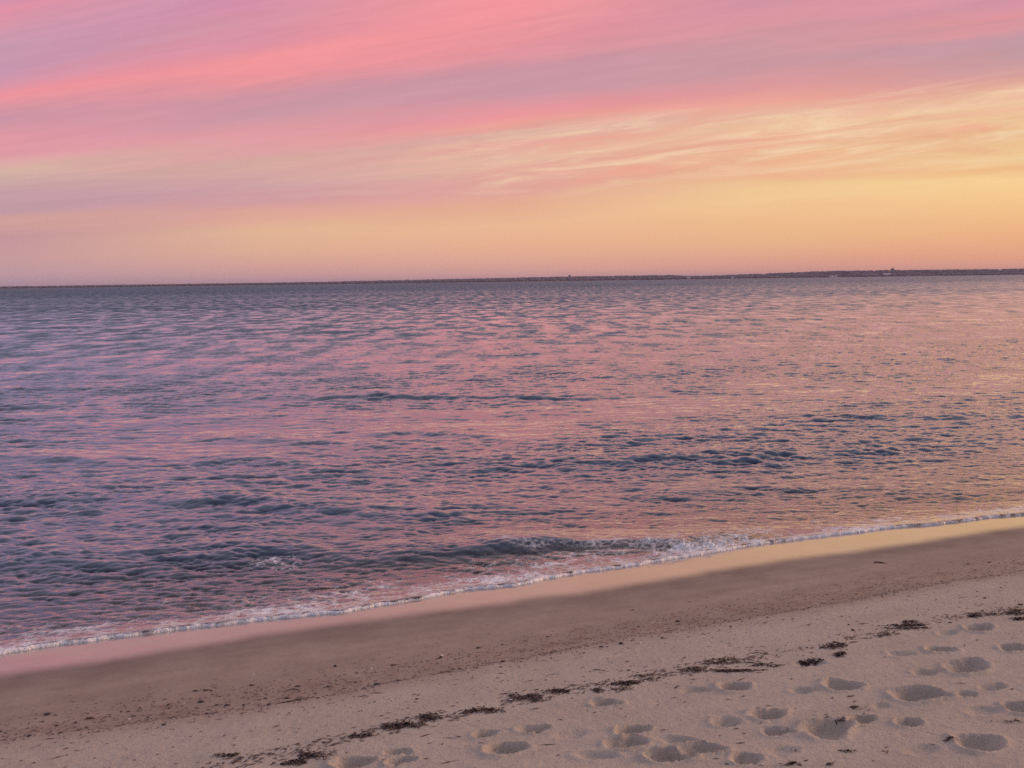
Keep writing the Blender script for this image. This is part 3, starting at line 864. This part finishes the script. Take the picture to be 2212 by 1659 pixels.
WG = 'seaweed clumps of the main drift line'
CL = [(928, 1546, 66, 26, 3.0, 'dense dark seaweed heap, upper right lump of the thickest clump on the sand', .03),
      (876, 1570, 112, 22, 3.0, 'wide dark seaweed heap, the lower left lump of the thickest clump on the sand', .026),
      (1048, 1537, 96, 22, 2.4, 'dark seaweed clump right of the thickest heap, above the shallow footprint pair', .022),
      (1146, 1509, 96, 26, 2.6, 'broad reddish black seaweed clump halfway along the drift line', .022),
      (1196, 1495, 70, 9, 3.0, 'flat black seaweed streak at the upper end of the broad halfway clump', .014),
      (1348, 1477, 62, 14, 3.2, 'compact dark seaweed hump just above a footprint near the middle', .024),
      (1326, 1491, 90, 16, 1.6, 'loose seaweed strands under the compact hump', .012),
      (1420, 1465, 90, 24, .8, 'sparse seaweed wisps between the compact hump and the long strands', .010),
      (1506, 1450, 80, 24, 1.5, 'thin tangled seaweed patch where the drift line turns to long strands', .014),
      (1572, 1430, 110, 18, 1.7, 'forked seaweed tangle above the long black strand', .014),
      (1598, 1449, 120, 7, 2.4, 'long thin black seaweed strand lying above a footprint', .008),
      (1660, 1438, 90, 14, 1.2, 'short red brown seaweed pieces beside a weedy footprint', .010),
      (1750, 1434, 56, 10, 2.6, 'small black seaweed heap lying inside a shallow footprint', .014),
      (1792, 1396, 80, 20, 2.4, 'bushy dark seaweed clump beside the bright white shell', .026),
      (1818, 1414, 32, 16, 4.0, 'round black seaweed knot at the end of a thin strand', .030),
      (1905, 1372, 80, 20, 1.0, 'loose curly seaweed right of the bushy clump', .012),
      (1956, 1358, 110, 12, 1.4, 'sparse seaweed row below the long level strands', .012),
      (1980, 1344, 60, 12, 1.6, 'small seaweed patch close above the upper footprints', .014),
      (1946, 1352, 110, 7, 2.6, 'long level black seaweed strand near the right edge', .008),
      (2112, 1329, 46, 14, 3.0, 'dark seaweed clump at the upper right above a footprint', .022),
      (2196, 1324, 60, 16, 2.6, 'dark seaweed clump touching the right edge of the view', .022),
      (2188, 1338, 60, 10, 1.6, 'thin seaweed under the clump at the right edge', .012),
      (2160, 1326, 60, 10, 1.3, 'curly seaweed strands between the two upper right clumps', .012),
      (764, 1590, 90, 18, 1.5, 'reddish seaweed shreds left of the thickest heap', .012),
      (700, 1632, 120, 28, 1.7, 'dark seaweed clump with shells next to the lower left footprint', .018),
      (612, 1648, 110, 18, 1.5, 'seaweed tail at the bottom edge left of the shelly clump', .014),
      (478, 1634, 76, 14, 1.4, 'isolated small seaweed tuft near the bottom edge on the left', .012),
      (1850, 1530, 36, 9, .9, 'small forked weed scrap between the large footprints on the right', .016),
      (1806, 1557, 36, 5, .5, 'bent weed stalk on the rim of the largest footprint', .008),
      (1835, 1624, 44, 8, .55, 'small weed scrap below the largest footprint', .012),
      (2168, 1562, 60, 12, .5, 'few weed crumbs on trampled sand in the lower right', .004),
      (2052, 1596, 50, 8, .5, 'weed bits left of the bottom right footprint', .010),
      (1710, 1650, 40, 8, 1.2, 'dark weed tuft at the bottom edge right of the middle', .014),
      (1800, 1652, 44, 8, .5, 'weed crumbs at the bottom edge below the largest footprint', .010)]
for i, (px, py, w, h, dn_, lb, lf) in enumerate(CL):
    clump('seaweed_clump', px, py, w, h, dn_, lb, group=WG, seed=i, lift=lf)


def c2(ox, x, y):   # coordinates read on the enlarged crops
    return (ox + x / 1.693) / 1.736, (1900 + y / 1.693) / 1.736


# stones: (crop x, crop y, width, height in crop px)
ST = [(0, 300, 1318, 44, 18), (0, 360, 1388, 28, 12), (0, 480, 1370, 26, 14), (0, 815, 1300, 26, 12), (0, 890, 1278, 24, 12), (0, 1070, 1258, 30, 14), (0, 1275, 1240, 44, 20), (0, 1245, 1168, 36, 12), (0, 1310, 1312, 28, 12),
      (0, 1375, 1260, 30, 12), (0, 1445, 1260, 46, 16), (0, 1395, 1205, 22, 10), (0, 1685, 1217, 30, 12), (0, 1825, 1215, 32, 18), (0, 1890, 1140, 44, 10), (0, 1600, 1133, 36, 12), (0, 2085, 1143, 36, 14), (0, 2128, 1013, 30, 18),
      (0, 1040, 1385, 34, 14), (0, 185, 1455, 30, 16), (0, 500, 1415, 18, 12), (0, 1660, 1165, 16, 10), (0, 380, 1435, 36, 8), (0, 5, 1427, 24, 14), (0, 550, 1403, 18, 12), (0, 1075, 1280, 20, 10), (0, 1155, 1265, 18, 9), (0, 1350, 1192, 16, 8),
      (0, 1548, 1260, 20, 14), (0, 2000, 1185, 22, 8), (0, 770, 1303, 14, 10), (0, 938, 1335, 20, 8), (0, 350, 1322, 26, 8), (0, 275, 1365, 20, 8), (0, 1710, 1255, 22, 8), (0, 1055, 1222, 10, 8),
      (1280, 870, 897, 36, 14), (1280, 330, 1005, 40, 14), (1280, 1030, 982, 40, 16), (1280, 750, 1028, 18, 14), (1280, 1335, 925, 22, 12), (1280, 610, 997, 18, 10), (1280, 225, 1127, 34, 16), (1280, 90, 1115, 30, 12), (1280, 370, 1103, 30, 10),
      (1280, 860, 1020, 16, 10), (1280, 1540, 930, 24, 10), (1280, 1775, 870, 40, 20), (1280, 1650, 890, 36, 14), (1280, 1885, 760, 26, 8), (1280, 2138, 728, 40, 18), (1280, 2035, 833, 26, 12), (1280, 1310, 825, 26, 10), (1280, 1020, 875, 22, 8),
      (1280, 480, 1222, 26, 12), (1280, 210, 1240, 22, 8), (1280, 1825, 1040, 30, 10), (1280, 1850, 655, 26, 6), (1280, 1465, 1218, 18, 10), (1280, 100, 1057, 20, 8), (1280, 1240, 975, 18, 8), (1280, 1015, 1018, 26, 8), (1280, 770, 957, 12, 9), (1280, 1330, 960, 10, 8),
      (1280, 1495, 922, 14, 7), (1280, 1690, 890, 16, 9), (1280, 1175, 853, 22, 7), (1280, 1580, 1050, 18, 7),
      (2560, 1815, 362, 34, 12), (2560, 1948, 352, 36, 7), (2560, 800, 642, 14, 16), (2560, 305, 762, 20, 14), (2560, 1080, 787, 28, 20), (2560, 1055, 750, 20, 10), (2560, 1265, 568, 18, 10), (2560, 955, 588, 16, 8), (2560, 1010, 697, 26, 7),
      (2560, 1060, 700, 14, 7), (2560, 700, 713, 26, 7), (2560, 2020, 515, 20, 10), (2560, 1920, 580, 36, 8), (2560, 2145, 622, 40, 14), (2560, 45, 602, 24, 7), (2560, 595, 678, 14, 8), (2560, 270, 720, 18, 7), (2560, 1870, 540, 18, 9), (2560, 475, 738, 12, 7),
      (2560, 540, 703, 26, 7), (2560, 1700, 737, 34, 12), (2560, 1065, 475, 8, 5), (2560, 720, 527, 8, 5), (2560, 950, 635, 12, 8), (2560, 865, 685, 12, 6)]
stone_me = []
for k in range(6):
    rnd = random.Random(100 + k)
    bm = bmesh.new(); bmesh.ops.create_icosphere(bm, subdivisions=3, radius=1.0)
    off = Vector((k * 7.3, 1.7, 4.1))
    for v in bm.verts:
        n_ = mnoise.noise(v.co * 1.1 + off); n2_ = mnoise.noise(v.co * 3.1 + off)
        v.co = v.co * (1 + .32 * n_ + .10 * n2_)
        v.co.z = max(v.co.z, -.55)
    mm = mesh_of(bm, 'stone'); mm.materials.append(M_STONE)
    for pl in mm.polygons: pl.use_smooth = True
    stone_me.append(mm)
NAMED = {(0, 300): 'largest dark stone at the far left of the damp tide line', (0, 1275): 'big dark stone in the middle of the left pebble scatter', (0, 1445): 'long dark stone right of the big one in the left pebble scatter',
         (0, 2128): 'dark stone near the upper edge of the debris, left of centre', (1280, 1030): 'oval dark stone alone on the tide line near the middle', (1280, 225): 'reddish dark stone at the lower edge of the damp band',
         (1280, 1775): 'dark stone beside pale shells on the middle of the tide line', (1280, 2138): 'dark stone where the damp band meets dry sand right of centre', (2560, 1080): 'round dark stone standing alone on dry sand at the right',
         (2560, 1815): 'flat dark stone on smooth damp sand at the right', (2560, 1948): 'thin dark stone beside the flat one on smooth damp sand', (1280, 330): 'elongated dark stone under the driftwood scrap'}


def put_stone(px, py, wpx, hpx, seed, label, group):
    rnd = random.Random(seed)
    x, y, z = place(px, py)
    x1, y1, _ = place(px + wpx / 2, py)
    a = max(.005, math.hypot(x1 - x, y1 - y) * .78)
    o = bpy.data.objects.new('stone', stone_me[seed % 6]); COL.objects.link(o)
    hh = max(.35 * a, min(a, hpx / wpx * a * 1.15))
    o.scale = (a, a * rnd.uniform(.55, .8), hh * .85)
    o.location = (x, y, z + hh * .30)
    o.rotation_euler = (rnd.uniform(-.15, .15), rnd.uniform(-.15, .15), rnd.uniform(-.35, .35))
    tag(o, label, 'stone', group)


for i, (ox, x, y, w, h) in enumerate(ST):
    px, py = c2(ox, x, y)
    lb = NAMED.get((ox, x), 'small dark stone strewn along the damp tide line')
    put_stone(px, py, w / 2.94, h / 2.94, i, lb, 'dark stones strewn along the tide line')
rnd = random.Random(77)
for i in range(120):   # the small change between them
    s = rnd.uniform(-1.2, 9.0); q = float(scarp_q(np.array([s]))[0]) + abs(rnd.gauss(.0, .28)) - .12
    x, y = to_xy(s, q)
    z = sand_at(x, y)
    o = bpy.data.objects.new('pebble', stone_me[i % 6]); COL.objects.link(o)
    a = rnd.uniform(.003, .0075)
    o.scale = (a, a * .75, a * .55); o.location = (x, y, z + a * .15); o.rotation_euler = (0, 0, rnd.uniform(0, 6))
    tag(o, 'tiny dark pebble on the damp sand along the tide line', 'pebble', 'tiny pebbles along the tide line')

SH = [(0, 820, 1350, 20, 'pale shell bit among the stones at left'), (0, 1170, 1250, 18, 'pale shell bit left of the big dark stone'), (0, 1610, 1062, 16, 'single pale shell on smooth damp sand, left of centre'), (0, 2045, 1530, 26, 'pale broken shell in the lower left weed'),
      (1280, 190, 1027, 16, 'pale shell on the tide line left of the oval stone'), (1280, 1990, 1360, 16, 'pale shell alone on dry sand among the footprints'), (1280, 1075, 1228, 30, 'white shell on the broad halfway weed clump'), (1280, 1155, 1240, 22, 'second white shell low on the broad halfway weed clump'),
      (1280, 1900, 865, 22, 'pale shell right of the dark stone on the tide line'), (1280, 1600, 893, 14, 'pale shell left of the dark stone on the tide line'), (1280, 1930, 1108, 22, 'pale shell right of the compact weed hump'), (1280, 1525, 1172, 18, 'pale shell bit left of the compact weed hump'),
      (1280, 45, 1533, 24, 'pale shell in the lowest red weed shreds'), (1280, 640, 945, 22, 'pale shell leaning on the dark driftwood scrap'), (2560, 853, 903, 24, 'bright white shell at the left end of the bushy weed clump'), (2560, 505, 1640, 30, 'large white shell at the bottom edge'),
      (2560, 405, 990, 26, 'pale shell in the thin tangled weed'), (2560, 70, 1035, 20, 'pale shell at the left end of the thin tangled weed'), (2560, 1415, 1072, 20, 'pale shell between the upper right footprints'), (2560, 480, 922, 16, 'pale shell above the thin tangled weed'),
      (2560, 1090, 775, 12, 'pale shell chip on the round lone stone'), (1280, 700, 1450, 14, 'pale shell chip above the left footprints')]
bm = bmesh.new()
NR, NA = 9, 22
vs = []
for i in range(NR + 1):
    t = i / NR
    for j in range(NA + 1):
        a = math.radians(-78 + 156 * j / NA)
        rr = t * (1 + .05 * math.cos(j * math.pi))
        z = .42 * (1 - t ** 2) ** .6 + .035 * math.cos(j * math.pi) * t * (1 if t > .15 else 0)
        vs.append(bm.verts.new((rr * math.sin(a), rr * math.cos(a) - .45, z)))
for i in range(NR):
    for j in range(NA):
        k = i * (NA + 1) + j
        bm.faces.new((vs[k], vs[k + 1], vs[k + NA + 2], vs[k + NA + 1]))
bmesh.ops.remove_doubles(bm, verts=bm.verts, dist=1e-4)
shell_me = mesh_of(bm, 'shell'); shell_me.materials.append(M_SHELL)
for pl in shell_me.polygons: pl.use_smooth = True
for i, (ox, x, y, w, lb) in enumerate(SH):
    rnd = random.Random(i + 500)
    px, py = c2(ox, x, y)
    X_, Y_, Z_ = place(px, py); x1, y1, _ = place(px + w / 2.94 / 2, py)
    a = math.hypot(x1 - X_, y1 - Y_)
    o = bpy.data.objects.new('shell', shell_me); COL.objects.link(o)
    o.scale = (a, a, a * .9); o.location = (X_, Y_, Z_ + .001); o.rotation_euler = (rnd.uniform(-.1, .3), rnd.uniform(-.2, .2), rnd.uniform(0, 6.28))
    tag(o, lb, 'shell', 'shells on the sand')


def stick(px, py, wpx, r, label, seed, bend=.15, slope=0.0):
    """a bit of driftwood lying on the sand"""
    rnd = random.Random(seed)
    cx, cy, cz = place(px, py)
    ax, ay, _ = place(px - wpx / 2, py + slope); bx, by, _ = place(px + wpx / 2, py - slope)
    bm = bmesh.new(); n, k = 10, 8
    rings = []
    for i in range(n + 1):
        t = i / n
        x = ax + (bx - ax) * t; y = ay + (by - ay) * t + bend * .1 * math.sin(math.pi * t)
        z = sand_at(x, y) + r * .55 + r * .8 * math.sin(3 * t + seed)
        rad = r * (.35 + .65 * math.sin(math.pi * min(1, .18 + t * .75))) * (1 + .2 * rnd.uniform(-1, 1))
        rings.append([bm.verts.new((x - cx, y - cy + rad * math.cos(6.283 * j / k), z - cz + rad * .7 * math.sin(6.283 * j / k))) for j in range(k)])
    for a, b in zip(rings, rings[1:]):
        for j in range(k): bm.faces.new((a[j], a[(j + 1) % k], b[(j + 1) % k], b[j]))
    bm.faces.new(rings[0][::-1]); bm.faces.new(rings[-1])
    me = mesh_of(bm, 'driftwood')
    for pl in me.polygons: pl.use_smooth = True
    o = link('driftwood', me, M_WOOD); o.location = (cx, cy, cz)
    tag(o, label, 'driftwood', 'scraps of driftwood')


p_ = c2(2560, 1255, 358); stick(*p_, 30, .009, 'dark tapered driftwood piece alone on smooth damp sand at the right', 1)
p_ = c2(0, 575, 1348); stick(*p_, 18, .010, 'short slanted driftwood bit in the left pebble scatter', 2, slope=2)
p_ = c2(0, 1320, 1168); stick(*p_, 19, .009, 'short dark driftwood bit at the upper edge of the left pebbles', 3)
p_ = c2(1280, 620, 965); stick(*p_, 14, .012, 'forked dark driftwood scrap beside a pale shell', 4, slope=2)
p_ = c2(0, 1830, 1240); stick(*p_, 60, .006, 'long thin driftwood twig at the right of the left pebbles', 5, slope=5)
p_ = c2(0, 1855, 1175); stick(*p_, 32, .004, 'thin curved driftwood twig above the long twig', 6, bend=.5)
p_ = c2(1280, 660, 1050); stick(*p_, 30, .004, 'thin reddish driftwood twig near the middle of the tide line', 7, slope=3)
p_ = c2(1280, 1660, 1045); stick(*p_, 40, .003, 'very thin driftwood twig on dry sand right of the middle', 8, slope=-3)


WRK_S, WRK_Q = line_sq([(380, 1690), (500, 1655), (640, 1632), (895, 1562), (1048, 1537), (1150, 1507), (1340, 1481), (1570, 1438), (1790, 1400), (1960, 1355), (2120, 1330), (2212, 1322), (2400, 1290)], .37)


def crumbs():
    rnd = random.Random(99)
    bm = bmesh.new()

    def flake(x, y, L, wd):
        z = sand_at(x, y) + .002
        a = TH + rnd.gauss(0, .5); dx, dy = math.cos(a) * L, math.sin(a) * L; nx_, ny_ = -math.sin(a) * wd, math.cos(a) * wd
        b = rnd.uniform(.001, .004)
        v = [bm.verts.new(c) for c in ((x - dx, y - dy, z), (x + nx_, y + ny_, z + b), (x + dx, y + dy, z + b * .4), (x - nx_, y - ny_, z + b * .6))]
        bm.faces.new((v[0], v[1], v[3])); bm.faces.new((v[1], v[2], v[3]))
    for i in range(8200):
        s = rnd.uniform(-1.4, 9.5); t = rnd.random()
        sq = float(np.interp(s, CS, CQ))
        if t < .5: q = sq + rnd.gauss(.16, .22)
        elif t < .62: q = sq + rnd.gauss(.0, .025)
        elif t < .68: q = float(np.interp(s, WRK_S, WRK_Q)) + rnd.gauss(.10, .16)
        elif t < .92: q = float(np.interp(s, WRK_S, WRK_Q)) + rnd.gauss(.0, .045)
        else: q = rnd.uniform(3.6, 6.0)
        x, y = to_xy(s, q)
        k = 2.1 if t >= .68 else 1.0
        if t >= .68 and mnoise.noise(Vector((s * 2.2, 3.3, .5))) < -.12 and rnd.random() < .75: continue
        flake(x, y, k * rnd.uniform(.003, .013) * (2.2 if rnd.random() < .15 else 1), (1.4 if t >= .68 else 1) * rnd.uniform(.0015, .004))
    me = bpy.data.meshes.new('weed_crumbs'); bm.to_mesh(me); bm.free()
    tag(link('weed_crumbs', me, M_WEED), 'fine dark weed crumbs scattered over the sand along both drift lines', 'weed crumbs', kind='stuff')


crumbs()

# ------------------------------------------------------------------ the evening air
bm = bmesh.new(); box(bm, -22000, 22000, -14000, 16000, -30, 62)
mt, g = new_mat('evening_haze')
hz = g.n('ShaderNodeVolumePrincipled', ins={'Color': c4((.64, .60, .80)), 'Density': .00007, 'Anisotropy': .0})
g.n('ShaderNodeOutputMaterial', ins={'Volume': hz.outputs[0]})
tag(link('haze', mesh_of(bm, 'haze'), mt), 'thin evening haze over the bay', 'haze', kind='stuff')

# ------------------------------------------------------------------ render
scene.render.engine = 'CYCLES'
scene.cycles.use_denoising = False
scene.cycles.max_bounces = 6
scene.cycles.transparent_max_bounces = 6
scene.cycles.caustics_reflective = False
scene.cycles.caustics_refractive = False
scene.view_settings.view_transform = 'Standard'
scene.view_settings.look = 'None'
scene.view_settings.exposure = 0
scene.view_settings.gamma = 1
